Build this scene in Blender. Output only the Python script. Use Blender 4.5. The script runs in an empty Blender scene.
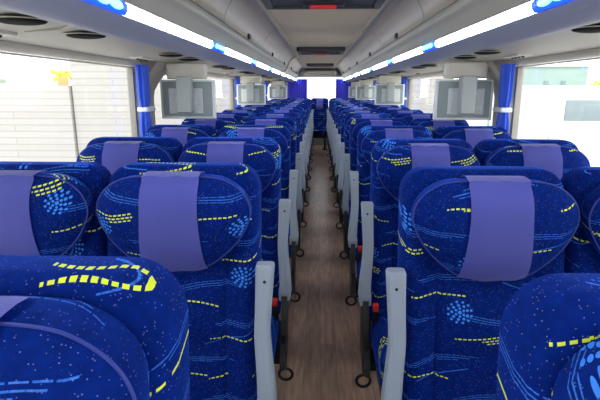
import bpy, bmesh, math, random
from mathutils import Vector, Matrix
random.seed(7)
S = bpy.context.scene
COL = S.collection
PI = math.pi

# ------------------------------------------------------------------ settings
S.view_settings.view_transform = 'Standard'
S.view_settings.look = 'None'
S.view_settings.exposure = 0.30
S.view_settings.gamma = 1.0
S.view_settings.use_curve_mapping = False

# ------------------------------------------------------------------ node maths
class E:
    """small wrapper that turns python arithmetic into shader maths nodes"""
    nt = None
    def __init__(s, v): s.v = v
    @staticmethod
    def m(op, *a, clamp=False):
        n = E.nt.nodes.new('ShaderNodeMath'); n.operation = op; n.use_clamp = clamp
        for i, x in enumerate(a):
            x = x.v if isinstance(x, E) else x
            if isinstance(x, (int, float)): n.inputs[i].default_value = x
            else: E.nt.links.new(x, n.inputs[i])
        return E(n.outputs[0])
    def __add__(s, o): return E.m('ADD', s, o)
    __radd__ = __add__
    def __sub__(s, o): return E.m('SUBTRACT', s, o)
    def __rsub__(s, o): return E.m('SUBTRACT', o, s)
    def __mul__(s, o): return E.m('MULTIPLY', s, o)
    __rmul__ = __mul__
    def __truediv__(s, o): return E.m('DIVIDE', s, o)
    def lt(s, o): return E.m('LESS_THAN', s, o)
    def gt(s, o): return E.m('GREATER_THAN', s, o)
    def abs(s): return E.m('ABSOLUTE', s)
    def floor(s): return E.m('FLOOR', s)
    def fract(s): return E.m('FRACT', s)
    def sin(s): return E.m('SINE', s)
    def sqrt(s): return E.m('SQRT', s)
    def max(s, o): return E.m('MAXIMUM', s, o)
    def between(s, a, b): return s.gt(a) * s.lt(b)

def new_mat(name):
    m = bpy.data.materials.new(name); m.use_nodes = True
    return m, m.node_tree, m.node_tree.nodes['Principled BSDF']

def simple(name, col, rough=0.6, metal=0.0, bump=0.0, bscale=200, var=0.0, vscale=6, emis=None, es=0, spec=0.5, sheen=0):
    m, nt, b = new_mat(name)
    b.inputs['Base Color'].default_value = (*col, 1)
    b.inputs['Roughness'].default_value = rough
    b.inputs['Metallic'].default_value = metal
    b.inputs['Specular IOR Level'].default_value = spec
    if sheen: b.inputs['Sheen Weight'].default_value = sheen
    tc = nt.nodes.new('ShaderNodeTexCoord')
    if var:
        n = nt.nodes.new('ShaderNodeTexNoise'); n.inputs['Scale'].default_value = vscale; n.inputs['Detail'].default_value = 4
        nt.links.new(tc.outputs['Object'], n.inputs['Vector'])
        r = nt.nodes.new('ShaderNodeMix'); r.data_type = 'RGBA'
        r.inputs['A'].default_value = (*[c*(1-var) for c in col], 1); r.inputs['B'].default_value = (*[min(1, c*(1+var)) for c in col], 1)
        nt.links.new(n.outputs['Fac'], r.inputs['Factor']); nt.links.new(r.outputs['Result'], b.inputs['Base Color'])
    if bump:
        n = nt.nodes.new('ShaderNodeTexNoise'); n.inputs['Scale'].default_value = bscale
        nt.links.new(tc.outputs['Object'], n.inputs['Vector'])
        bp = nt.nodes.new('ShaderNodeBump'); bp.inputs['Strength'].default_value = bump; bp.inputs['Distance'].default_value = 0.003
        nt.links.new(n.outputs['Fac'], bp.inputs['Height']); nt.links.new(bp.outputs['Normal'], b.inputs['Normal'])
    if emis:
        b.inputs['Emission Color'].default_value = (*emis, 1); b.inputs['Emission Strength'].default_value = es
    return m

def fabric_material():
    m, nt, b = new_mat('moquette_fabric')
    E.nt = nt
    tc = nt.nodes.new('ShaderNodeTexCoord')
    sx = nt.nodes.new('ShaderNodeSeparateXYZ'); nt.links.new(tc.outputs['Object'], sx.inputs[0])
    def att(n):
        a = nt.nodes.new('ShaderNodeAttribute'); a.attribute_type = 'OBJECT'; a.attribute_name = n
        return E(a.outputs['Fac'])
    X, Y, Z = E(sx.outputs[0]), E(sx.outputs[1]), E(sx.outputs[2])
    u = X + att('pattern_u') + 7.0
    v = Z - Y*0.35 + att('pattern_v') + 7.0
    def wn(a, c, seed):
        cx = nt.nodes.new('ShaderNodeCombineXYZ')
        for i, q in enumerate((a, c)): nt.links.new(q.v, cx.inputs[i])
        cx.inputs[2].default_value = seed
        w = nt.nodes.new('ShaderNodeTexWhiteNoise'); nt.links.new(cx.outputs[0], w.inputs['Vector'])
        return E(w.outputs['Value'])
    def layer(cw, ch, sh, seed):
        row = (v/ch).floor(); uu = u + row*sh
        col = (uu/cw).floor()
        a = uu - col*cw; c = v - row*ch
        h = wn(row, col, seed)
        return a, c, h
    # long dashed yellow arcs and thin light-blue thread lines
    a, c, h = layer(0.27, 0.104, 0.117, 1.0)
    am = a - 0.075
    crv = c - (0.030 + am*am*(h*3.0-2.2) + am*(h-0.5)*0.22)
    dash = ((a/0.0125).fract()).lt(0.66)
    y1 = crv.abs().lt(0.0017) * a.between(0.004, 0.15) * dash
    dash2 = ((a/0.0125 + 0.4).fract()).lt(0.7)
    y2 = (crv + 0.0085).abs().lt(0.0017) * a.between(0.075, 0.15) * dash2 * h.gt(0.70)
    y3 = (crv + 0.0165).abs().lt(0.0017) * a.between(0.085, 0.145) * dash * h.gt(0.86)
    am2 = a - 0.13
    cv2 = c - (0.071 + am2*am2*(h*1.8-1.2) + am2*(0.4-h)*0.16)
    thr = ((a/0.021 + h*5).fract()).lt(0.85)
    t1 = cv2.abs().lt(0.0009) * a.between(0.02, 0.20)
    t2 = (cv2 - 0.0058).abs().lt(0.0008) * a.between(0.045, 0.225) * thr
    t3 = (cv2 + 0.0056).abs().lt(0.0008) * a.between(0.03, 0.17) * thr
    # flowers of dots and a short dashed run
    a2, c2, h2 = layer(0.37, 0.21, 0.151, 4.0)
    fx = (a2 - 0.28); fz = (c2 - 0.12)*1.25
    r = (fx*fx + fz*fz).sqrt(); th = E.m('ARCTAN2', fz, fx)/(2*PI) + 1.0
    fl = r.lt(0.0052)
    for rk, n, dr in ((0.0115, 6, 0.0036), (0.0205, 9, 0.0040), (0.030, 12, 0.0036)):
        al = ((th*n).fract() - 0.5)*(2*PI/n)*r
        q = r - rk
        fl = fl.max((al*al + q*q).sqrt().lt(dr))
    sl = a2 - 0.06
    y4 = (c2 - 0.05 - sl*(h2-0.5)*0.6).abs().lt(0.0017) * a2.between(0.03, 0.085) * ((a2/0.0125).fract()).lt(0.66)
    t4 = ((c2 - 0.165 - (a2-0.1)*(h2*0.8-0.4)).abs()).lt(0.0011) * a2.between(0.02, 0.16)
    yel = y1.max(y2).max(y3).max(y4)
    thd = t1.max(t2).max(t3).max(t4)
    # tiny speckles
    vo = nt.nodes.new('ShaderNodeTexVoronoi'); vo.inputs['Scale'].default_value = 175
    cx = nt.nodes.new('ShaderNodeCombineXYZ'); nt.links.new(u.v, cx.inputs[0]); nt.links.new(v.v, cx.inputs[1])
    nt.links.new(tc.outputs['Object'], vo.inputs['Vector']); vo.voronoi_dimensions = '3D'
    spk = E(vo.outputs['Distance']).lt(0.15)
    no = nt.nodes.new('ShaderNodeTexNoise'); no.inputs['Scale'].default_value = 60; no.inputs['Detail'].default_value = 3
    nt.links.new(tc.outputs['Object'], no.inputs['Vector'])
    def mix(f, A, B):
        mx = nt.nodes.new('ShaderNodeMix'); mx.data_type = 'RGBA'
        nt.links.new(f, mx.inputs['Factor'])
        for k, q in (('A', A), ('B', B)):
            if isinstance(q, tuple): mx.inputs[k].default_value = (*q, 1)
            else: nt.links.new(q, mx.inputs[k])
        return mx.outputs['Result']
    base = mix(no.outputs['Fac'], (0.001, 0.008, 0.085), (0.002, 0.024, 0.24))
    c1 = mix((spk*0.55).v, base, (0.22, 0.26, 0.62))
    nf = nt.nodes.new('ShaderNodeTexNoise'); nf.inputs['Scale'].default_value = 260
    nt.links.new(tc.outputs['Object'], nf.inputs['Vector'])
    fib = E.m('MULTIPLY_ADD', E(nf.outputs['Fac']), 1.6, -0.15, clamp=True)
    c2_ = mix((thd*fib).v, c1, (0.06, 0.24, 0.90))
    c2_ = mix((fl*0.9).v, c2_, (0.06, 0.30, 1.0))
    c3 = mix(yel.v, c2_, (0.72, 0.85, 0.05))
    nt.links.new(c3, b.inputs['Base Color'])
    b.inputs['Roughness'].default_value = 0.85
    b.inputs['Specular IOR Level'].default_value = 0.06
    b.inputs['Sheen Weight'].default_value = 0.6
    b.inputs['Sheen Roughness'].default_value = 0.33
    b.inputs['Sheen Tint'].default_value = (0.03, 0.16, 1.0, 1)
    return m

def floor_material():
    m, nt, b = new_mat('wood_vinyl')
    tc = nt.nodes.new('ShaderNodeTexCoord'); mp = nt.nodes.new('ShaderNodeMapping')
    mp.inputs['Rotation'].default_value = (0, 0, PI/2)
    nt.links.new(tc.outputs['Object'], mp.inputs['Vector'])
    br = nt.nodes.new('ShaderNodeTexBrick')
    br.inputs['Color1'].default_value = (0.50, 0.32, 0.23, 1); br.inputs['Color2'].default_value = (0.37, 0.24, 0.17, 1)
    br.inputs['Mortar'].default_value = (0.2, 0.13, 0.1, 1)
    br.inputs['Scale'].default_value = 1; br.inputs['Brick Width'].default_value = 0.55; br.inputs['Row Height'].default_value = 0.085
    br.inputs['Mortar Size'].default_value = 0.0012
    nt.links.new(mp.outputs['Vector'], br.inputs['Vector'])
    m2 = nt.nodes.new('ShaderNodeMapping'); m2.inputs['Scale'].default_value = (28, 3.5, 1)
    nt.links.new(tc.outputs['Object'], m2.inputs['Vector'])
    n = nt.nodes.new('ShaderNodeTexNoise'); n.inputs['Scale'].default_value = 1.6; n.inputs['Detail'].default_value = 6
    nt.links.new(m2.outputs['Vector'], n.inputs['Vector'])
    mx = nt.nodes.new('ShaderNodeMix'); mx.data_type = 'RGBA'; mx.blend_type = 'OVERLAY'; mx.inputs['Factor'].default_value = 0.75
    nt.links.new(br.outputs['Color'], mx.inputs['A']); nt.links.new(n.outputs['Fac'], mx.inputs['B'])
    nt.links.new(mx.outputs['Result'], b.inputs['Base Color'])
    b.inputs['Roughness'].default_value = 0.30; b.inputs['Specular IOR Level'].default_value = 0.7
    return m

def glass_material(tint=(1, 1, 1)):
    m = bpy.data.materials.new('window_glass'); m.use_nodes = True
    nt = m.node_tree; nt.nodes.clear()
    o = nt.nodes.new('ShaderNodeOutputMaterial'); mx = nt.nodes.new('ShaderNodeMixShader')
    t = nt.nodes.new('ShaderNodeBsdfTransparent'); t.inputs[0].default_value = (*tint, 1)
    g = nt.nodes.new('ShaderNodeBsdfGlossy'); g.inputs['Roughness'].default_value = 0.02
    f = nt.nodes.new('ShaderNodeLayerWeight'); f.inputs[0].default_value = 0.5
    E.nt = nt; fac = E(f.outputs['Facing']); fac = fac*fac; fac = fac*fac*0.25 + 0.02
    nt.links.new(fac.v, mx.inputs[0]); nt.links.new(t.outputs[0], mx.inputs[1]); nt.links.new(g.outputs[0], mx.inputs[2])
    nt.links.new(mx.outputs[0], o.inputs[0])
    return m

def siding_material():
    m, nt, b = new_mat('white_block_wall')
    tc = nt.nodes.new('ShaderNodeTexCoord'); mp = nt.nodes.new('ShaderNodeMapping')
    mp.inputs['Rotation'].default_value = (PI/2, 0, 0)
    nt.links.new(tc.outputs['Object'], mp.inputs['Vector'])
    br = nt.nodes.new('ShaderNodeTexBrick')
    br.inputs['Color1'].default_value = (0.385, 0.375, 0.35, 1); br.inputs['Color2'].default_value = (0.37, 0.355, 0.325, 1)
    br.inputs['Mortar'].default_value = (0.31, 0.30, 0.28, 1)
    br.inputs['Scale'].default_value = 1; br.inputs['Brick Width'].default_value = 6; br.inputs['Row Height'].default_value = 0.19
    br.inputs['Mortar Size'].default_value = 0.018
    nt.links.new(mp.outputs['Vector'], br.inputs['Vector']); nt.links.new(br.outputs['Color'], b.inputs['Base Color'])
    b.inputs['Roughness'].default_value = 0.9
    return m

M = dict(
    fabric=fabric_material(),
    cover=simple('purple_cover_cloth', (0.165, 0.185, 0.72), 0.85, bump=0.25, bscale=400, var=0.06, vscale=14, sheen=0.3),
    piping=simple('blue_piping', (0.02, 0.04, 0.28), 0.6),
    shell=simple('dark_shell_plastic', (0.035, 0.037, 0.05), 0.5, bump=0.1, bscale=500),
    arm=simple('grey_armrest_plastic', (0.36, 0.42, 0.50), 0.42, bump=0.08, bscale=600),
    armcap=simple('grey_armrest_insert', (0.47, 0.53, 0.61), 0.38),
    black=simple('black_plastic', (0.012, 0.012, 0.014), 0.35),
    blackm=simple('black_steel', (0.02, 0.02, 0.022), 0.4, metal=0.3),
    red=simple('red_plastic', (0.75, 0.03, 0.02), 0.35),
    floor=floor_material(),
    ceil=simple('beige_headliner', (0.40, 0.315, 0.215), 0.75, bump=0.15, bscale=90, var=0.05, vscale=5),
    door=simple('taupe_rack_door', (0.33, 0.27, 0.195), 0.42, bump=0.05, bscale=300, var=0.04),
    trim=simple('greige_trim', (0.31, 0.285, 0.225), 0.45),
    tantrim=simple('tan_trim', (0.55, 0.45, 0.30), 0.5),
    fascia=simple('grey_fascia', (0.38, 0.40, 0.49), 0.4),
    panel=simple('greige_service_panel', (0.45, 0.425, 0.35), 0.5, var=0.04),
    wall=simple('grey_wall_lining', (0.34, 0.34, 0.35), 0.8, bump=0.2),
    cream=simple('cream_trim', (0.72, 0.68, 0.58), 0.5),
    pillar=simple('taupe_pillar', (0.42, 0.37, 0.30), 0.55),
    curtain=simple('blue_curtain_cloth', (0.012, 0.09, 0.72), 0.7, sheen=0.3, bump=0.2, bscale=120),
    rearcurtain=simple('violet_blue_curtain_cloth', (0.035, 0.035, 0.62), 0.7, sheen=0.3),
    strap=simple('white_strap', (0.78, 0.80, 0.82), 0.5),
    tvframe=simple('white_monitor_edge', (0.88, 0.93, 0.92), 0.4),
    tvback=simple('grey_monitor_back', (0.33, 0.39, 0.39), 0.5, var=0.05),
    tvplate=simple('pale_mount_plate', (0.72, 0.76, 0.75), 0.5, bump=0.5, bscale=90, var=0.1, vscale=60),
    tvbox=simple('grey_mount_box', (0.44, 0.48, 0.47), 0.45),
    led=simple('white_led_diffuser', (0.9, 0.9, 0.95), 0.4, emis=(0.78, 0.86, 1.0), es=22.0),
    blueled=simple('blue_led_lens', (0.05, 0.15, 0.9), 0.3, emis=(0.002, 0.03, 1.0), es=2.4),
    cyanled=simple('cyan_led_spot', (0.2, 0.6, 1.0), 0.3, emis=(0.10, 0.62, 1.0), es=5.0),
    hatch=simple('dark_hatch', (0.02, 0.021, 0.024), 0.6, spec=0.2),
    hatchrim=simple('grey_hatch_rim', (0.05, 0.05, 0.052), 0.6, spec=0.2),
    rubber=simple('black_rubber', (0.01, 0.01, 0.01), 0.8, spec=0.15),
    glass=glass_material(),
    siding=siding_material(),
    conc=simple('pale_concrete', (0.55, 0.54, 0.52), 0.9, var=0.1, vscale=0.8),
    whitepaint=simple('white_vehicle_paint', (0.85, 0.87, 0.88), 0.3),
    darkglass=simple('tinted_vehicle_glass', (0.20, 0.25, 0.26), 0.12),
    greenish=simple('pale_green_facade', (0.26, 0.35, 0.32), 0.6, var=0.12, vscale=1.2),
    leaf=simple('hedge_leaves', (0.42, 0.55, 0.10), 0.8, var=0.4, vscale=9),
    leaf2=simple('yellow_leaves', (0.85, 0.80, 0.12), 0.8, var=0.3, vscale=9),
    orange=simple('orange_sign_paint', (0.90, 0.30, 0.12), 0.6),
    railm=simple('green_grey_roof_edge', (0.22, 0.28, 0.24), 0.6),
    signgrey=simple('grey_sign_ring', (0.35, 0.33, 0.36), 0.6),
)

# ------------------------------------------------------------------ mesh helpers
def obj(name, bm, mat, parent=None, smooth=True, **props):
    bmesh.ops.recalc_face_normals(bm, faces=bm.faces[:])
    me = bpy.data.meshes.new(name); bm.to_mesh(me); bm.free()
    if smooth:
        for p in me.polygons: p.use_smooth = True
        try: me.set_sharp_from_angle(angle=math.radians(38))
        except Exception: pass
    me.materials.append(M[mat] if isinstance(mat, str) else mat)
    o = bpy.data.objects.new(name, me); COL.objects.link(o)
    if parent is not None: o.parent = parent
    for k, v in props.items(): o[k] = v
    return o

def thing(name, label, cat, loc=(0, 0, 0), group=None):
    o = bpy.data.objects.new(name, None); COL.objects.link(o)
    o.empty_display_size = 0.1
    o.location = loc; o['label'] = label; o['category'] = cat
    if group: o['group'] = group
    return o

def tag(o, label, cat, group=None):
    o['label'] = label; o['category'] = cat
    if group: o['group'] = group
    return o

def struct(o): o['kind'] = 'structure'; return o

def box(bm, x0, x1, y0, y1, z0, z1):
    v = [bm.verts.new((x, y, z)) for x in (x0, x1) for y in (y0, y1) for z in (z0, z1)]
    for f in ((0, 1, 3, 2), (4, 6, 7, 5), (0, 4, 5, 1), (2, 3, 7, 6), (0, 2, 6, 4), (1, 5, 7, 3)):
        bm.faces.new([v[i] for i in f])
    return bm

def rbox(bm, x0, x1, y0, y1, z0, z1, r, n=8, xf=None):
    """rounded box, n cells per edge"""
    c = Vector(((x0+x1)/2, (y0+y1)/2, (z0+z1)/2)); h = Vector(((x1-x0)/2, (y1-y0)/2, (z1-z0)/2))
    r = min(r, *h)
    def axis(H):
        k = [-H + r*(1-math.cos(t*PI/2/3)) for t in range(4)] if H > r else [-H, -H*0.5, 0]
        if H > r:
            nn = max(2, n-6); k = [-H + r*(i/3) for i in range(4)] + [-H + r + (2*H-2*r)*i/nn for i in range(1, nn)] + [H - r*(i/3) for i in range(3, -1, -1)]
        else: k = [-H + 2*H*i/6 for i in range(7)]
        return k
    ax = [axis(h[i]) for i in range(3)]
    cache = {}
    def P(p):
        key = tuple(round(q, 6) for q in p)
        if key in cache: return cache[key]
        q = Vector([max(-(h[i]-r), min(h[i]-r, p[i])) for i in range(3)])
        d = Vector(p) - q
        if d.length > 1e-9: d = d.normalized()*r
        w = c + q + d
        if xf: w = xf(w)
        cache[key] = bm.verts.new(w); return cache[key]
    for a in range(3):
        b_, c_ = (a+1) % 3, (a+2) % 3
        for s in (-1, 1):
            for i in range(len(ax[b_])-1):
                for j in range(len(ax[c_])-1):
                    q = []
                    for (ii, jj) in ((i, j), (i+1, j), (i+1, j+1), (i, j+1)):
                        p = [0, 0, 0]; p[a] = s*h[a]; p[b_] = ax[b_][ii]; p[c_] = ax[c_][jj]
                        q.append(P(p))
                    if len(set(q)) == 4: bm.faces.new(q)
    return bm

def tube(bm, pts, r, n=8, closed=False, cap=True):
    pts = [Vector(p) for p in pts]; N = len(pts); rings = []
    up = Vector((0.013, 0.02, 1)).normalized(); prev = None
    for i, p in enumerate(pts):
        if closed: t = (pts[(i+1) % N] - pts[i-1]).normalized()
        else: t = (pts[min(i+1, N-1)] - pts[max(i-1, 0)]).normalized()
        ref = prev if prev is not None else (up if abs(t.dot(up)) < 0.9 else Vector((1, 0.1, 0)))
        a = (ref - t*ref.dot(t)).normalized(); prev = a; b = t.cross(a)
        rr = r[i] if isinstance(r, (list, tuple)) else r
        rings.append([bm.verts.new(p + (a*math.cos(2*PI*k/n) + b*math.sin(2*PI*k/n))*rr) for k in range(n)])
    for i in range(N if closed else N-1):
        A, B = rings[i], rings[(i+1) % N]
        for k in range(n): bm.faces.new((A[k], A[(k+1) % n], B[(k+1) % n], B[k]))
    if cap and not closed:
        bm.faces.new(rings[0]); bm.faces.new(rings[-1][::-1])
    return bm

def spline(pts, n=6, closed=False):
    out = []; N = len(pts)
    for i in range(N if closed else N-1):
        g = lambda k: Vector(pts[k % N]) if closed else Vector(pts[max(0, min(N-1, k))])
        p0, p1, p2, p3 = g(i-1), g(i), g(i+1), g(i+2)
        for j in range(n):
            t = j/n
            out.append(0.5*((2*p1) + (p2-p0)*t + (2*p0-5*p1+4*p2-p3)*t*t + (3*p1-p0-3*p2+p3)*t**3))
    if not closed: out.append(Vector(pts[-1]))
    return out

def extrude_profile(bm, prof, y0, y1, th=0.012, side=1, ny=1):
    """prof: list of (x,z), mirrored by side, made into a shell of thickness th (away from the aisle), run along y"""
    P = [Vector((p[0], p[1])) for p in prof]; n = len(P); off = []
    for i in range(n):
        t = (P[min(i+1, n-1)] - P[max(i-1, 0)]).normalized()
        nn = Vector((-t.y, t.x))
        if nn.dot(Vector((1, 1))) < 0: nn = -nn
        off.append(P[i] + nn*th)
    loop = P + off[::-1]; rings = []
    for k in range(ny+1):
        y = y0 + (y1-y0)*k/ny
        rings.append([bm.verts.new((side*q.x, y, q.y)) for q in loop])
    L = len(loop)
    for k in range(ny):
        for i in range(L): bm.faces.new((rings[k][i], rings[k][(i+1) % L], rings[k+1][(i+1) % L], rings[k+1][i]))
    for k in (0, -1):
        for i in range(n-1):
            bm.faces.new((rings[k][i], rings[k][i+1], rings[k][L-2-i], rings[k][L-1-i]))
    return bm

# ------------------------------------------------------------------ the seat
W, ZT, ZB, RC, REC = 0.2145, 1.204, 0.44, 0.068, math.tan(math.radians(7))
def ys(z): return (z-1.15)*REC
def sdf(x, z):
    cx, cz = 0, (ZT+ZB-0.1)/2; hx, hz = W, (ZT-ZB+0.1)/2
    qx = abs(x-cx)-hx+RC; qz = abs(z-cz)-hz+RC
    return math.hypot(max(qx, 0), max(qz, 0)) + min(max(qx, qz), 0) - RC
def back_y(x, z):
    d = max(0, -sdf(x, z)); t = min(d/0.03, 1)
    y = -(0.022+0.030*max(0,min(1,(ZT-0.03-z)/0.16)))*math.sqrt(max(0, 1-(1-t)**2))
    low = 1/(1+math.exp((z-0.96)/0.02))
    y -= 0.016*math.exp(-((abs(x)-0.18)/0.032)**2)*low
    y += 0.010*math.exp(-((abs(x)-0.128)/0.005)**2)*low
    y += 0.012*math.exp(-((z-0.715)/0.008)**2)*(1 if abs(x) < 0.13 else 0)
    y -= 0.020*math.exp(-((z-0.80)/0.08)**2)*max(0, 1-(x/0.15)**2)
    return y + ys(z)
def wz(z):
    q = z-(ZT-RC)
    return W if q <= 0 else W-RC+math.sqrt(max(0, RC*RC-q*q))

def backrest_bm():
    bm = bmesh.new(); nx, nz = 44, 46; rows = []
    zs = []
    for j in range(nz+1):
        t = j/nz
        zs.append(ZB + (ZT-ZB)*(t if t < 0.75 else 0.75 + 0.25*math.sin((t-0.75)/0.25*PI/2)))
    for z in zs:
        w = wz(z); r = []
        for i in range(nx+1):
            u = -1+2*i/nx; u = 0.6*u + 0.4*math.sin(u*PI/2)
            r.append(bm.verts.new((u*w, back_y(u*w, z), z)))
        rows.append(r)
    for j in range(nz):
        for i in range(nx): bm.faces.new((rows[j][i], rows[j][i+1], rows[j+1][i+1], rows[j+1][i]))
    per = [rows[j][0] for j in range(nz+1)] + rows[nz][1:] + [rows[j][nx] for j in range(nz-1, -1, -1)]
    bk = [bm.verts.new(v.co + Vector((0, 0.045, 0))) for v in per]
    for i in range(len(per)-1): bm.faces.new((per[i], per[i+1], bk[i+1], bk[i]))
    bm.faces.new(bk)
    return bm
def shell_bm():
    bm = bmesh.new(); rings = []
    zs = [ZB-0.04 + (ZT-0.006-ZB+0.04)*math.sin(i/18*PI/2) for i in range(19)]
    zs = [ZB-0.04 + (z-ZB+0.04)*0.985 for z in zs]
    prof = [(-wz(z)*0.96, z) for z in zs] + [(wz(z)*0.96, z) for z in zs[::-1]]
    for y, s in ((0.044, 1.0), (0.056, 0.99), (0.066, 0.95), (0.070, 0.86)):
        rings.append([bm.verts.new((x*s, ys(z)+y, (z-0.8)*s+0.8)) for x, z in prof])
    for a, b in zip(rings, rings[1:]):
        for i in range(len(a)): bm.faces.new((a[i], a[(i+1) % len(a)], b[(i+1) % len(a)], b[i]))
    bm.faces.new(rings[0]); bm.faces.new(rings[-1][::-1])
    return bm
HC = (0.0, 1.085)
half = [(0, 1.190), (0.10, 1.188), (0.150, 1.174), (0.188, 1.142), (0.202, 1.100), (0.190, 1.058), (0.160, 1.012), (0.114, 0.970), (0.083, 0.953), (0.045, 0.948)]
outl = spline([(x, z) for x, z in half] + [(0, 0.947)] + [(-x, z) for x, z in half[:0:-1]], 5, True)
outang = sorted([(math.atan2(p.y-HC[1], p.x-HC[0]), (p - Vector(HC)).length) for p in outl])
def Rout(a):
    n = len(outang)
    for i in range(n):
        a0, r0 = outang[i]; a1, r1 = outang[(i+1) % n]
        if i == n-1: a1 += 2*PI
        for aa in (a, a+2*PI):
            if a0 <= aa <= a1: return r0 + (r1-r0)*(aa-a0)/(a1-a0+1e-12)
    return outang[0][1]
YP0, YP1, YP2 = -0.030, -0.105, -0.148
def pad_y(x, z):
    a = math.atan2(z-HC[1], x-HC[0]); s = min(1, math.hypot(x-HC[0], z-HC[1])/Rout(a))
    y = YP1 - (YP1-YP2)*-1*0
    t = 1 - s**3.2
    y = YP1 + (YP2-YP1)*t
    y -= 0.018*math.exp(-((abs(x)-0.165)/0.035)**2)*t     # side wings swell forward
    return y + ys(z)*0.6
def headrest_bm():
    bm = bmesh.new(); rings = []
    n = len(outl)
    rings.append([bm.verts.new((p.x*0.93, YP0+0.0+ys(p.y)*0.6, (p.y-HC[1])*0.95+HC[1])) for p in outl])
    rings.append([bm.verts.new((p.x*1.0, (YP0+YP1)/2+ys(p.y)*0.6, p.y)) for p in outl])
    for s in (1.0, 0.97, 0.92, 0.84, 0.74, 0.62, 0.48, 0.34, 0.18):
        r = []
        for p in outl:
            x = HC[0]+(p.x-HC[0])*s; z = HC[1]+(p.y-HC[1])*s
            r.append(bm.verts.new((x, pad_y(x, z) if s < 1 else YP1+ys(z)*0.6, z)))
        rings.append(r)
    for a, b in zip(rings, rings[1:]):
        for i in range(n): bm.faces.new((a[i], a[(i+1) % n], b[(i+1) % n], b[i]))
    c = bm.verts.new((HC[0], pad_y(*HC), HC[1]))
    for i in range(n): bm.faces.new((rings[-1][i], rings[-1][(i+1) % n], c))
    bm.faces.new(rings[0])
    return bm
def cover_bm():
    bm = bmesh.new(); rows = []; nx = 14
    path = []
    for j in range(21):
        z = 0.936 + (1.193-0.936)*j/20; path.append(('f', z))
    def hw(z): return 0.074 + 0.013*max(0, (1.11-z)/0.18)**1.3
    for k, z in path:
        r = []
        for i in range(nx+1):
            u = -1+2*i/nx; x = u*hw(z)
            zz = z + (0.008*u*u if z < 0.96 else 0) + 0.0015*math.sin(u*7)
            zc = max(0.954, min(1.183, zz))
            y = pad_y(x, zc) - 0.005 + (0.012 if z < 0.945 else 0)
            if z > 1.183: y = YP1 - 0.012
            r.append(bm.verts.new((x, y, zz)))
        rows.append(r)
    for (y, z) in ((-0.095, 1.197), (-0.075, 1.198), (-0.055, 1.196), (-0.040, 1.190)):
        rows.append([bm.verts.new(((-1+2*i/nx)*0.074, y, z)) for i in range(nx+1)])
    for a, b in zip(rows, rows[1:]):
        for i in range(nx): bm.faces.new((a[i], a[i+1], b[i+1], b[i]))
    g = bmesh.ops.solidify(bm, geom=bm.faces[:], thickness=0.0015)
    return bm
def piping_bm():
    bm = bmesh.new()
    tube(bm, [(p.x*1.004, YP1+ys(p.y)*0.6, (p.y-HC[1])*1.004+HC[1]) for p in outl], 0.0022, 6, closed=True)
    return bm
def cushion_bm():
    bm = bmesh.new()
    def xf(w):
        w = w.copy()
        t = (w.z-0.34)/0.13
        if t > 0.5:
            w.z += 0.014*math.exp(-((abs(w.x)-0.185)/0.03)**2) - 0.006*math.exp(-((abs(w.x)-0.135)/0.008)**2)
            w.z += 0.03*max(0, (-w.y-0.38)/0.12)*0.6
        return w
    rbox(bm, -0.213, 0.213, -0.52, -0.085, 0.34, 0.465, 0.045, 22, xf)
    return bm
def ring_pts(c, r, axis='x', n=16, sq=1.0):
    out = []
    for k in range(n):
        a = 2*PI*k/n
        if axis == 'x': out.append((c[0], c[1]+r*math.cos(a)*sq, c[2]+r*math.sin(a)))
        else: out.append((c[0]+r*math.cos(a)*sq, c[1], c[2]+r*math.sin(a)))
    return out

def arm_path():
    return [(0.0, -0.115, 0.955), (0.0, -0.118, 0.90), (0.001, -0.122, 0.84), (0.003, -0.128, 0.77), (-0.001, -0.137, 0.70), (-0.005, -0.148, 0.63), (-0.004, -0.155, 0.57)]
def make_arm(t, s):
    """armrest folded upright on the aisle side, s=+1 when the aisle lies at +x"""
    x0 = 0.240
    bm = bmesh.new(); rings = []
    for i, (dx, y, z) in enumerate(spline([Vector(p) for p in arm_path()], 3)):
        k = (0.955-z)/0.385
        hx = 0.0245 - 0.004*math.sin(min(1, k)*PI) ; hy = 0.020 + 0.012*k
        cx = s*(x0 - dx*0.9 - 0.006*math.sin(k*PI))
        b = 0.007
        sec = [(-hx, -hy+b), (-hx+b, -hy), (hx-b, -hy), (hx, -hy+b), (hx, hy-b), (hx-b, hy), (-hx+b, hy), (-hx, hy-b)]
        rings.append([bm.verts.new((cx+px, y+py, z)) for px, py in sec])
    top = [bm.verts.new((v.co.x*0.92+s*x0*0.08, v.co.y*0.92-0.115*0.08, v.co.z+0.006)) for v in rings[0]]
    rings.insert(0, top)
    for a, b in zip(rings, rings[1:]):
        for i in range(8): bm.faces.new((a[i], a[(i+1) % 8], b[(i+1) % 8], b[i]))
    bm.faces.new(rings[0]); bm.faces.new(rings[-1][::-1])
    a = obj('armrest', bm, 'arm', t)
    bm = bmesh.new(); cx = s*x0
    bmesh.ops.create_cone(bm, cap_ends=True, segments=12, radius1=0.0042, radius2=0.0042, depth=0.004,
                          matrix=Matrix.Translation((cx, -0.1375, 0.918)) @ Matrix.Rotation(PI/2, 4, 'X'))
    obj('screw_hole', bm, 'black', a)
    bm = bmesh.new()
    rbox(bm, cx-0.024, cx+0.024, -0.185, -0.12, 0.535, 0.59, 0.008, 8)
    obj('hinge_bracket', bm, 'arm', a)
    return a
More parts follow.
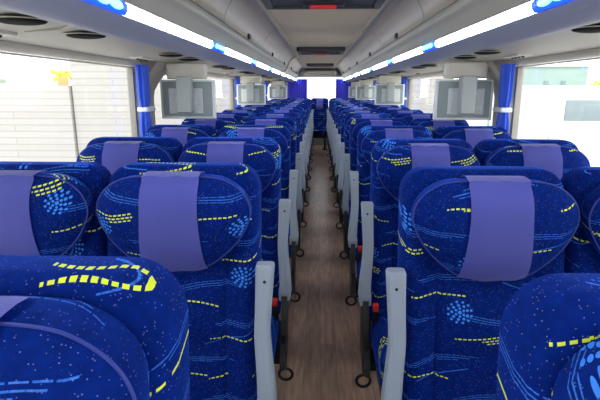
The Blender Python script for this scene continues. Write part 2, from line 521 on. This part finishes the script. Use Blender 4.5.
def make_seat(kind):
    """kind: +1 aisle at +x, -1 aisle at -x, 0 no armrest"""
    t = thing('coach_seat', 'x', 'seat')
    back = obj('backrest', backrest_bm(), 'fabric', t, pattern_u=0.0, pattern_v=0.0)
    obj('back_shell', shell_bm(), 'shell', t, label='dark plastic back shell')
    h = obj('headrest', headrest_bm(), 'fabric', t, pattern_u=0.2, pattern_v=0.1)
    obj('headrest_cover', cover_bm(), 'cover', h, label='purple cloth headrest cover')
    obj('piping', piping_bm(), 'piping', h)
    obj('seat_cushion', cushion_bm(), 'fabric', t, pattern_u=0.1, pattern_v=0.3)
    bm = bmesh.new()
    rbox(bm, -0.20, 0.20, -0.46, -0.06, 0.285, 0.342, 0.012, 8)
    obj('seat_frame', bm, 'blackm', t)
    s = kind if kind else 1
    lx = s*0.13
    bm = bmesh.new()
    rbox(bm, lx-0.022, lx+0.022, -0.33, -0.19, 0.008, 0.29, 0.01, 8)
    rbox(bm, lx-0.05, lx+0.05, -0.42, -0.10, 0.0, 0.022, 0.006, 8)
    obj('leg', bm, 'blackm', t)
    if kind:
        make_arm(t, s)
        x = s*0.240
        bm = bmesh.new()     # dark side bracket below the armrest
        pts = [(-0.19, 0.56), (-0.12, 0.56), (-0.10, 0.45), (-0.14, 0.33), (-0.24, 0.27), (-0.32, 0.30), (-0.30, 0.37), (-0.22, 0.44)]
        A = [bm.verts.new((x-0.012, y, z)) for y, z in pts]; B = [bm.verts.new((x+0.012, y, z)) for y, z in pts]
        for i in range(len(pts)): bm.faces.new((A[i], A[(i+1) % 8], B[(i+1) % 8], B[i]))
        bm.faces.new(A); bm.faces.new(B[::-1])
        box(bm, min(x, s*0.19), max(x, s*0.19), -0.28, -0.16, 0.30, 0.33)
        obj('side_bracket', bm, 'black', t)
        bm = bmesh.new()
        tube(bm, [(x, -0.26, 0.42), (x+s*0.006, -0.285, 0.34), (x+s*0.006, -0.30, 0.30)], 0.009, 8)
        c = (x+s*0.012, -0.303, 0.270)
        tube(bm, ring_pts(c, 0.026, 'y', 18, 1.05), 0.0062, 8, closed=True)
        obj('recline_handle', bm, 'black', t)
        bm = bmesh.new()
        rbox(bm, s*0.198-0.014, s*0.198+0.014, -0.19, -0.165, 0.455, 0.52, 0.005, 8)
        bk = obj('belt_buckle', bm, 'black', t)
        bm = bmesh.new()
        rbox(bm, s*0.198-0.0125, s*0.198+0.0125, -0.194, -0.163, 0.515, 0.545, 0.004, 8)
        obj('release_button', bm, 'red', bk, label='red release button')
    return t

def dup(root, loc):
    r = root.copy(); COL.objects.link(r); r.location = loc
    for ch in list(root.children):
        c = ch.copy(); COL.objects.link(c); c.parent = r
        for g in list(ch.children):
            d = g.copy(); COL.objects.link(d); d.parent = c
    return r

ordn = ['front', 'second', 'third', 'fourth', 'fifth', 'sixth', 'seventh', 'eighth', 'ninth', 'tenth', 'eleventh', 'twelfth', 'thirteenth', 'fourteenth', 'fifteenth', 'last']
Y0, PITCH, NR = 0.56, 0.75, 16
AX, WX = 0.398, 0.828
protos = {}
near = {0: {'aisle_left': 'partly cut off by the left photo edge', 'aisle_right': 'in the bottom right corner'}}
def place(kind, x, y, label, k):
    if kind not in protos:
        t = protos[kind] = make_seat(kind); t.location = (x, y, 0)
    else: t = dup(protos[kind], (x, y, 0))
    t['label'] = label; t['group'] = 'blue coach seats in rows'
    ou, ov = random.random(), random.random()
    for c in t.children:
        if 'pattern_u' in c:
            n = c.name.split('.')[0]
            du = {'backrest': 0, 'headrest': 0.43, 'seat_cushion': 0.71}[n]
            c['pattern_u'] = ou + du; c['pattern_v'] = ov + du*0.6
    return t
for k in range(NR):
    y = Y0 + PITCH*k
    for side, sx in (('left', -1), ('right', 1)):
        for pos in ('aisle', 'window'):
            if k == 0 and pos == 'window': continue
            if k == 0:
                lab = f'large navy patterned coach seat cropped in the bottom {side} corner, nearest the camera'
            elif k == NR-1:
                lab = f'blue coach seat in the rear row, {side} half, {"next to the centre seat" if pos == "aisle" else "against the side window"}'
            else:
                r = ordn[k]
                if pos == 'aisle':
                    lab = f'blue coach seat with grey armrest, {side} of the aisle, {r} row from the camera'
                else:
                    lab = f'blue coach seat beside the {side} windows, {r} row from the camera'
            x = sx*(AX if pos == 'aisle' else WX) + (0.022 if sx > 0 else 0)
            if k == 0: x -= 0.012*(sx > 0)
            if k == NR-1: x = sx*(0.456 if pos == 'aisle' else 0.912)
            place((-sx if pos == 'aisle' and k < NR-1 else 0), x, y - (0.035 if sx > 0 and k < NR-1 else 0) - (0.046 if k == 0 else 0), lab, k)
place(0, 0.0, Y0+PITCH*(NR-1)-0.02, 'dark blue coach seat alone at the end of the aisle under the rear window', 15)

# ------------------------------------------------------------------ the shell
YF, YR = -1.8, 12.45
WXI = 1.16
bm = bmesh.new(); box(bm, -1.22, 1.22, YF, YR, -0.05, 0.0); struct(obj('floor', bm, 'floor'))
bm = bmesh.new(); box(bm, -0.385, 0.385, YF, YR, 1.915, 1.935)
struct(obj('ceiling', bm, 'ceil'))
bm = bmesh.new(); box(bm, -1.26, 1.26, YF-0.05, YR+0.1, 2.10, 2.16); struct(obj('trim_1', bm, 'wall'))   # roof skin
ZS, ZH = 0.93, 1.545
winY = [(-1.70, 3.08), (3.34, 6.66), (6.90, 10.20), (10.44, 12.35)]
for nm, s in (('left', -1), ('right', 1)):
    a, b = sorted((s*WXI, s*(WXI+0.07)))
    bm = bmesh.new()
    box(bm, a, b, YF, YR, -0.05, ZS); box(bm, a, b, YF, YR, ZH+0.06, 2.11)
    for i in range(len(winY)-1): box(bm, a, b, winY[i][1], winY[i+1][0], ZS, ZH+0.06)
    box(bm, a, b, YF, winY[0][0], ZS, ZH+0.06); box(bm, a, b, winY[-1][1], YR, ZS, ZH+0.06)
    struct(obj('wall_'+nm, bm, 'wall'))
    bm = bmesh.new()
    c, d = sorted((s*(WXI-0.012), s*(WXI+0.02)))
    box(bm, c, d, YF, YR, ZH, ZH+0.075)
    struct(obj('trim_'+('2' if s < 0 else '3'), bm, 'cream'))
    for i, (y0, y1) in enumerate(winY):
        n = i+1 + (4 if s > 0 else 0)
        bm = bmesh.new(); gx = s*(WXI+0.04)
        g0, g1 = sorted((gx, gx+s*0.006)); box(bm, g0, g1, y0, y1, ZS, ZH)
        w = struct(obj('window_%d' % n, bm, 'glass'))
        bm = bmesh.new()
        for (ya, yb, za, zb) in ((y0, y1, ZS, ZS+0.02), (y0, y1, ZH-0.006, ZH), (y0, y0+0.02, ZS, ZH), (y1-0.02, y1, ZS, ZH)):
            f0, f1 = sorted((s*(WXI+0.025), s*(WXI+0.055))); box(bm, f0, f1, ya, yb, za, zb)
        obj('window_seal', bm, 'rubber' if False else 'trim', w)

# rear wall with window
RWX0, RWX1, RZ0, RZ1 = -0.80, 0.80, 0.95, 1.70
bm = bmesh.new()
box(bm, -1.22, RWX0, YR, YR+0.06, -0.05, 2.11); box(bm, RWX1, 1.22, YR, YR+0.06, -0.05, 2.11)
box(bm, RWX0, RWX1, YR, YR+0.06, -0.05, RZ0); box(bm, RWX0, RWX1, YR, YR+0.06, RZ1, 2.11)
struct(obj('wall_back', bm, 'wall'))
bm = bmesh.new(); box(bm, RWX0, RWX1, YR+0.03, YR+0.036, RZ0, RZ1)
struct(obj('window_9', bm, 'glass'))
bm = bmesh.new(); rbox(bm, -0.40, 0.40, YR-0.35, YR-0.002, 1.715, 1.86, 0.04, 10)
struct(obj('trim_4', bm, 'pillar'))
# front bulkhead and windscreen behind the camera
bm = bmesh.new()
box(bm, -1.22, 1.22, YF-0.06, YF, -0.05, 0.75); box(bm, -1.22, 1.22, YF-0.06, YF, 1.95, 2.11)
box(bm, -1.22, -1.08, YF-0.06, YF, 0.75, 1.95); box(bm, 1.08, 1.22, YF-0.06, YF, 0.75, 1.95)
struct(obj('wall_front', bm, 'wall'))
bm = bmesh.new(); box(bm, -1.08, 1.08, YF-0.033, YF-0.027, 0.75, 1.95); struct(obj('window_10', bm, 'glass'))

# ------------------------------------------------------------------ luggage racks
HZ = 1.41
door_prof = [Vector(p) for p in ((0.372, HZ+0.515), (0.415, HZ+0.510), (0.462, HZ+0.485), (0.502, HZ+0.435), (0.525, HZ+0.385), (0.530, HZ+0.350))]
door_prof = spline(door_prof, 4)
trim_prof = spline([Vector(p) for p in ((0.545, HZ+0.352), (0.548, HZ+0.325), (0.565, HZ+0.295), (0.585, HZ+0.246))], 4)
fascia_prof = spline([Vector(p) for p in ((0.600, HZ+0.212), (0.625, HZ+0.195), (0.675, HZ+0.172), (0.700, HZ+0.168))], 3)
led_prof = spline([Vector(p) for p in ((0.587, HZ+0.246), (0.588, HZ+0.236), (0.592, HZ+0.225), (0.603, HZ+0.214))], 3)
cnt = ['first', 'second', 'third', 'fourth', 'fifth', 'sixth', 'seventh', 'eighth', 'ninth']
for nm, s in (('left', -1), ('right', 1)):
    rk = thing('luggage_rack', f'long taupe overhead luggage rack running along the {nm} side of the ceiling', 'luggage rack', (0, 0, 0))
    edges = [-1.78, -0.9, 0.9, 2.7, 4.5, 6.3, 8.1, 9.9, 12.4]
    for a, b in zip(edges, edges[1:]):
        bm = bmesh.new(); extrude_profile(bm, door_prof, a+0.006, b-0.006, 0.012, s)
        d = obj('rack_door', bm, 'door', rk)
        ym = (a+b)/2
        bm = bmesh.new(); x0, x1 = sorted((s*0.512, s*0.535))
        rbox(bm, x0, x1, ym-0.045, ym+0.045, HZ+0.345, HZ+0.385, 0.008, 8)
        obj('latch', bm, 'black', d, label='black door latch')
    bm = bmesh.new(); extrude_profile(bm, trim_prof, YF, YR-0.02, 0.012, s)
    obj('lower_rail', bm, 'trim', rk, label='grey rail under the doors')
    bm = bmesh.new(); extrude_profile(bm, fascia_prof, YF, YR-0.02, 0.012, s)
    obj('fascia', bm, 'fascia', rk, label='blue grey fascia below the light strip')
    bm = bmesh.new(); x0, x1 = sorted((s*0.56, s*1.14)); box(bm, x0, x1, YF, YR-0.02, HZ+0.36, HZ+0.37)
    x0, x1 = sorted((s*0.555, s*0.57)); box(bm, x0, x1, YF, YR-0.02, HZ+0.35, HZ+0.375)
    obj('rack_floor', bm, 'trim', rk)
    # LED strip lights between blue reading lamps
    bl = [1.31 + 1.52*i for i in range(-1, 8)]; hl = 0.17
    prev = YF
    for i, yc in enumerate(bl + [YR-0.02+hl]):
        y1 = min(yc-hl, YR-0.03)
        if y1 > prev+0.05:
            bm = bmesh.new(); extrude_profile(bm, led_prof, prev+0.004, y1-0.004, 0.008, s)
            lab = f'white glowing strip light on the {nm} rack edge, {cnt[i-1]} section from the camera' if i > 0 else f'white strip light on the {nm} rack edge beside the camera'
            tag(obj('strip_light', bm, 'led'), lab, 'light', 'white strip lights')
        if yc < YR-0.2:
            t = thing('blue_lamp', f'blue glowing lamp in the {nm} strip light, {cnt[i] if i<9 else "last"} one counted from the front', 'light', (s*0.59, yc, HZ+0.24), 'blue lamps')
            loc = Vector((s*0.59, yc, HZ+0.24))
            bm = bmesh.new()
            pr = [p + Vector((-0.006 if 0 < j < len(led_prof)-1 else 0, -0.006 if 0 < j < len(led_prof)-1 else 0)) for j, p in enumerate(led_prof)]
            extrude_profile(bm, pr, yc-hl, yc+hl, 0.010, s)
            for v in bm.verts: v.co -= loc
            obj('lens', bm, 'blueled', t)
            bm = bmesh.new()
            for q in (-0.085, 0, 0.085):
                bmesh.ops.create_icosphere(bm, subdivisions=2, radius=1, matrix=Matrix.Translation((-s*0.009, q, -0.010)) @ Matrix.Diagonal((0.008, 0.042, 0.013, 1)))
            obj('led_spots', bm, 'cyanled', t)
        prev = yc+hl
    # service panel above the seats
    sp = thing('service_panel', f'greige passenger service panel under the {nm} rack, above the window seats', 'panel', (0, 0, 0))
    bm = bmesh.new()
    pp = spline([Vector(p) for p in ((0.700, HZ+0.180), (0.75, HZ+0.186), (0.90, HZ+0.176), (1.05, HZ+0.170), (1.145, HZ+0.168))], 3)
    extrude_profile(bm, pp, YF, YR-0.02, 0.012, s)
    obj('panel_skin', bm, 'panel', sp)
    for k in range(9):
        yc = 1.30 - (0.12 if s > 0 else 0) + 1.3*k
        for j, dy in enumerate((-0.0, 0.36)):
            z = HZ+0.1765
            bm = bmesh.new()
            bmesh.ops.create_uvsphere(bm, u_segments=20, v_segments=8, radius=1, matrix=Matrix.Translation((s*0.80, yc+dy, z)) @ Matrix.Diagonal((0.074, 0.070, 0.004, 1)))
            rim = obj('speaker_rim', bm, 'panel', sp)
            bm = bmesh.new()
            bmesh.ops.create_uvsphere(bm, u_segments=20, v_segments=8, radius=1, matrix=Matrix.Translation((s*0.80, yc+dy, z-0.002)) @ Matrix.Diagonal((0.064, 0.060, 0.010, 1)))
            obj('speaker_grille', bm, 'rubber', rim)
        bm = bmesh.new()
        rbox(bm, min(s*0.97, s*1.05), max(s*0.97, s*1.05), yc+0.06, yc+0.26, HZ+0.163, HZ+0.176, 0.006, 8)
        pl = obj('button_plate', bm, 'cream', sp)
        for q in range(4):
            bm = bmesh.new(); bmesh.ops.create_uvsphere(bm, u_segments=10, v_segments=6, radius=0.009, matrix=Matrix.Translation((s*1.01, yc+0.09+q*0.045, HZ+0.163)))
            obj('button', bm, 'black', pl)
        bm = bmesh.new()
        tube(bm, [(s*0.72, yc+0.10, HZ+0.186), (s*0.755, yc+0.17, HZ+0.184), (s*0.81, yc+0.215, HZ+0.180), (s*0.93, yc+0.23, HZ+0.176)], 0.005, 6)
        obj('ridge', bm, 'trim', sp)

# tan hoop at the end of the left rack doors
bm = bmesh.new()
extrude_profile(bm, [Vector(p) for p in ((0.345, HZ+0.50), (0.40, HZ+0.495), (0.455, HZ+0.465), (0.49, HZ+0.42), (0.515, HZ+0.36), (0.53, HZ+0.30), (0.56, HZ+0.24), (0.60, HZ+0.19), (0.70, HZ+0.15), (0.90, HZ+0.14))], 8.0, 8.16, 0.03, -1)
struct(obj('trim_7', bm, 'tantrim'))

# ceiling side rails
for s in (-1, 1):
    bm = bmesh.new(); x0, x1 = sorted((s*0.352, s*0.386)); rbox(bm, x0, x1, YF, YR-0.02, 1.909, 1.925, 0.006, 8)
    struct(obj('trim_%d' % (5 if s < 0 else 6), bm, 'ceil'))

# ------------------------------------------------------------------ roof hatches
for i, (y0, y1, lab) in enumerate(((2.28, 3.00, 'nearest the camera, cut by the top edge'), (6.15, 6.80, 'the middle one'), (10.0, 10.5, 'the farthest one'))):
    yc = (y0+y1)/2; t = thing('roof_hatch', 'dark narrow ceiling hatch farthest from the camera' if i == 2 else f'dark escape hatch with red handle, {lab}', 'roof hatch', (0, yc, 1.915), 'roof hatches')
    hw = (0.335, 0.30, 0.27)[i]; hy = (y1-y0)/2
    bm = bmesh.new()
    rbox(bm, -hw, hw, -hy, -hy+0.045, -0.05, 0.0, 0.012, 8); rbox(bm, -hw, hw, hy-0.045, hy, -0.05, 0.0, 0.012, 8)
    rbox(bm, -hw, -hw+0.045, -hy, hy, -0.05, 0.0, 0.012, 8); rbox(bm, hw-0.045, hw, -hy, hy, -0.05, 0.0, 0.012, 8)
    obj('hatch_frame', bm, 'hatchrim', t)
    bm = bmesh.new(); rbox(bm, -hw+0.04, hw-0.04, -hy+0.04, hy-0.04, -0.038, -0.002, 0.01, 8)
    pn = obj('hatch_panel', bm, 'hatch', t)
    if i == 2: continue
    bm = bmesh.new(); rbox(bm, -0.12, 0.12, hy-0.17, hy-0.06, -0.046, -0.03, 0.007, 8)
    obj('handle_recess', bm, 'black', pn)
    bm = bmesh.new(); rbox(bm, -0.075, 0.075, hy-0.135, hy-0.095, -0.064, -0.042, 0.006, 8)
    obj('handle', bm, 'red', pn, label='red emergency handle')

# ------------------------------------------------------------------ monitors
def monitor(s, y, xc, lab, w=0.37):
    nm = 'left' if s < 0 else 'right'
    t = thing('monitor', lab, 'monitor', (xc, y, 1.576), 'hanging monitors')
    z1, z0 = -0.105, -0.362; h = w/2
    bm = bmesh.new(); rbox(bm, -h, h, 0.0, 0.04, z0, z1, 0.008, 8); obj('monitor_case', bm, 'tvframe', t)
    bm = bmesh.new(); rbox(bm, -h+0.018, h-0.018, -0.008, 0.01, z0+0.016, z1-0.012, 0.006, 8); obj('back_panel', bm, 'tvback', t, label='grey back panel')
    bm = bmesh.new(); rbox(bm, -0.115+0.01*s, 0.115+0.01*s, -0.016, 0.0, z0+0.035, z1-0.055, 0.014, 8)
    for qx in (-0.085, -0.055, 0.065, 0.092):
        for qz in range(5):
            bmesh.ops.create_uvsphere(bm, u_segments=8, v_segments=4, radius=0.007, matrix=Matrix.Translation((qx+0.01*s, -0.016, z0+0.06+qz*0.032)))
    obj('mount_plate', bm, 'tvplate', t)
    bm = bmesh.new(); rbox(bm, -0.045, 0.045, -0.105, -0.012, z0+0.045, -0.085, 0.006, 8)
    a = obj('mount_arm', bm, 'tvbox', t)
    bm = bmesh.new(); box(bm, -0.04, 0.04, -0.100, -0.02, z0+0.042, z0+0.062); obj('vent_grille', bm, 'shell', a)
    bm = bmesh.new(); rbox(bm, -0.13, 0.13, -0.03, 0.06, -0.10, 0.004, 0.015, 8); obj('ceiling_housing', bm, 'cream', t)
monitor(-1, 3.28, -0.905, 'large grey backed monitor hanging above the left seats beside the blue curtain')
monitor(-1, 6.25, -0.885, 'grey backed monitor hanging on the left, second from the camera')
monitor(-1, 10.2, -0.87, 'smallest grey backed monitor hanging on the left, near the rear curtain')
monitor(1, 3.20, 0.915, 'large grey backed monitor hanging above the right seats beside the blue curtain')
monitor(1, 6.25, 0.875, 'grey backed monitor hanging on the right, second from the camera')
monitor(1, 9.4, 0.87, 'small grey backed monitor hanging on the right, third from the camera')
monitor(1, 11.7, 0.87, 'tiny grey backed monitor hanging on the right, farthest from the camera')

# ------------------------------------------------------------------ pillars and curtains
pil = [(3.08, 3.34), (6.66, 6.90), (10.20, 10.44)]
pw = ['beside the nearest monitor', 'halfway down the coach', 'near the rear']
for s in (-1, 1):
    nm = 'left' if s < 0 else 'right'
    for i, (a, b) in enumerate(pil):
        bm = bmesh.new(); rings = []
        for k in range(15):
            z = 0.9 + (1.60-0.9)*k/14; fl = max(0, (z-1.36)/0.24)**1.8
            y0 = a+0.03-0.0*fl; y1 = b - 0.07 + 0.30*fl; xi = WXI - 0.035 - 0.12*fl
            rings.append([bm.verts.new((s*x, y, z)) for x, y in ((WXI+0.01, y0), (xi+0.02, y0), (xi, y0+0.02), (xi, y1-0.02), (xi+0.02, y1), (WXI+0.01, y1))])
        for p, q in zip(rings, rings[1:]):
            for j in range(6): bm.faces.new((p[j], p[(j+1) % 6], q[(j+1) % 6], q[j]))
        bm.faces.new(rings[0]); bm.faces.new(rings[-1][::-1])
        tag(obj('window_pillar', bm, 'pillar'), f'taupe flared window pillar on the {nm} side, {pw[i]}', 'pillar', 'window pillars')
        t = thing('curtain', f'blue curtain tied against the pillar on the {nm} side, {pw[i]}', 'curtain', (s*(WXI-0.05), a-0.05, 0.95), 'tied blue curtains')
        bm = bmesh.new(); rings = []
        for k in range(17):
            z = (1.555-0.95)*k/16; pinch = 1-0.30*math.exp(-((z-0.335)/0.05)**2)
            r = []
            for j in range(40):
                an = 2*PI*j/40; rr = 1 + 0.16*math.cos(an*7)
                r.append(bm.verts.new((0.030*rr*pinch*math.cos(an), 0.058*rr*pinch*math.sin(an), z)))
            rings.append(r)
        for p, q in zip(rings, rings[1:]):
            for j in range(40): bm.faces.new((p[j], p[(j+1) % 40], q[(j+1) % 40], q[j]))
        bm.faces.new(rings[0]); bm.faces.new(rings[-1][::-1])
        obj('curtain_cloth', bm, 'curtain', t)
        bm = bmesh.new()
        rbox(bm, -0.035, 0.035, -0.052, 0.10, 0.322, 0.352, 0.01, 8)
        obj('tie_strap', bm, 'strap', t, label='white tie strap')
# rear curtains on both sides of the back window
for s, x0, x1 in ((-1, -0.80, -0.315), (1, 0.40, 0.80)):
    bm = bmesh.new(); n = 60; A = []; B = []
    for j in range(n+1):
        x = x0+(x1-x0)*j/n; y = YR-0.06+0.018*math.sin(j*1.05)
        A.append([bm.verts.new((x, y, z)) for z in (0.9, 1.66)])
        B.append([bm.verts.new((x, y+0.006, z)) for z in (0.9, 1.66)])
    for j in range(n):
        for R in (A, B): bm.faces.new((R[j][0], R[j+1][0], R[j+1][1], R[j][1]))
        bm.faces.new((A[j][1], A[j+1][1], B[j+1][1], B[j][1])); bm.faces.new((A[j][0], A[j+1][0], B[j+1][0], B[j][0]))
    for j in (0, n): bm.faces.new((A[j][0], A[j][1], B[j][1], B[j][0]))
    tag(obj('rear_curtain', bm, 'rearcurtain'), f'violet blue curtain drawn over the {"left" if s < 0 else "right"} side of the rear window', 'curtain', 'rear window curtains')

# ------------------------------------------------------------------ outside
G = -1.35
bm = bmesh.new(); box(bm, -60, 60, -40, 80, G-0.1, G); struct(obj('ground', bm, 'conc'))
bm = bmesh.new(); box(bm, -22, -7.26, 14.0, 14.3, G, 1.52)
tag(obj('yard_wall', bm, 'siding'), 'white block wall seen outside through the left windows, far panel', 'wall', 'white block walls')
bm = bmesh.new(); box(bm, -7.21, -1.9, 14.1, 14.4, G, 2.6)
tag(obj('yard_wall', bm, 'siding'), 'white block wall outside the left windows, panel nearer the rear monitors', 'wall', 'white block walls')
bm = bmesh.new(); box(bm, 1.9, 4.6, 16.0, 16.3, G, 2.6)
tag(obj('yard_wall', bm, 'siding'), 'pale block wall outside behind the right monitors', 'wall', 'white block walls')
# low roof edge beyond the left wall
bm = bmesh.new(); box(bm, -26, -11.6, 17.4, 17.9, 1.60, 1.78)
tag(obj('roof_edge', bm, 'railm'), 'thin dark green roof edge far outside the left window', 'roof')
# orange sign and yellow flowering shrub
def blob(c, r, n, sc, seed):
    rnd = random.Random(seed); bm = bmesh.new()
    tube(bm, [(c[0], c[1], G), (c[0]+0.03, c[1], (G+c[2])/2), (c[0], c[1], c[2])], 0.03, 8)
    for i in range(n):
        p = Vector((rnd.gauss(0, 1)*r[0], rnd.gauss(0, 1)*r[1], rnd.gauss(0, 1)*r[2])) + Vector(c)
        bmesh.ops.create_icosphere(bm, subdivisions=1, radius=sc*(0.6+rnd.random()*0.8), matrix=Matrix.Translation(p) @ Matrix.Rotation(rnd.random()*3, 4, 'X'))
    return bm
bm = blob((-7.95, 15.3, 1.84), (0.24, 0.2, 0.07), 60, 0.06, 3)
tag(obj('flowering_shrub', bm, 'leaf2'), 'yellow flowering shrub top seen over the wall outside the left window', 'shrub')
bm = bmesh.new(); box(bm, -7.62, -7.32, 14.1, 14.14, 1.52, 1.75)
tag(obj('sign_board', bm, 'orange'), 'small orange board outside the left window', 'sign')
# white minibus outside the right windows
t = thing('minibus', 'white minibus with one dark window parked outside the right windows', 'vehicle', (6.2, 9.6, G))
bm = bmesh.new(); rbox(bm, -2.6, 2.6, -0.95, 0.95, 0.35, 2.82, 0.14, 14); obj('body', bm, 'whitepaint', t)
bm = bmesh.new(); rbox(bm, -1.95, 1.1, -0.965, -0.93, 2.22, 2.58, 0.012, 8); obj('side_window', bm, 'darkglass', t, label='dark side window')
bm = bmesh.new(); box(bm, -2.18, -2.165, -0.956, -0.93, 0.5, 2.0); obj('door_seam', bm, 'railm', t)
for wx in (-1.6, 1.6):
    for wy in (-0.85, 0.85):
        bm = bmesh.new()
        bmesh.ops.create_cone(bm, cap_ends=True, segments=24, radius1=0.36, radius2=0.36, depth=0.24, matrix=Matrix.Translation((wx, wy, 0.36)) @ Matrix.Rotation(PI/2, 4, 'X'))
        obj('wheel', bm, 'rubber', t)
# building with pale green glazing
t = thing('building', 'pale green glazed building far outside the right window', 'building', (13.0, 24.0, G))
bm = bmesh.new(); box(bm, -3.45, -0.3, 0, 4, 0, 3.8); obj('facade', bm, 'greenish', t)
for x in (-2.3, -1.5):
    bm = bmesh.new(); box(bm, x, x+0.2, -0.05, 0.05, 2.9, 3.15); obj('window', bm, 'darkglass', t)
bm = bmesh.new(); box(bm, -3.5, -0.2, -0.1, 4.2, 3.8, 3.86); obj('roof', bm, 'conc', t)
bm = blob((12.9, 22.0, 1.62), (0.6, 0.3, 0.10), 90, 0.11, 8)
tag(obj('hedge', bm, 'leaf'), 'yellow green hedge top behind the white minibus', 'hedge')
# round grey stickers on the glass (ring marks)
for s, y, z, lab in ((-1, 2.28, 1.495, 'small grey ring sticker on the left window pane'), (1, 2.10, 1.497, 'small grey ring sticker on the right window pane')):
    bm = bmesh.new()
    x = s*(WXI+0.036)
    tube(bm, ring_pts((x, y, z), 0.014, 'x', 24), 0.0016, 6, closed=True)
    tube(bm, [(x, y-0.009, z-0.009), (x, y+0.009, z+0.009)], 0.0014, 6)
    tag(obj('window_sticker', bm, 'signgrey'), lab, 'sticker')

# ------------------------------------------------------------------ light and camera
w = bpy.data.worlds.new('sky'); S.world = w; w.use_nodes = True
bg = w.node_tree.nodes['Background']; bg.inputs[0].default_value = (0.93, 0.97, 1.0, 1); bg.inputs[1].default_value = 2.6
sun = bpy.data.lights.new('sun', 'SUN'); sun.energy = 1.6; sun.angle = math.radians(3); sun.color = (1, 0.95, 0.86)
so = bpy.data.objects.new('sun', sun); COL.objects.link(so); so.rotation_euler = (math.radians(38), math.radians(12), 0)

cam = bpy.data.cameras.new('camera'); cam.sensor_width = 36; cam.lens = 28.8; cam.clip_start = 0.02
co = bpy.data.objects.new('camera', cam); COL.objects.link(co)
co.location = (-0.02, 0, 1.41); co.rotation_euler = (math.radians(90-13.0), 0, math.radians(2.2))
S.camera = co
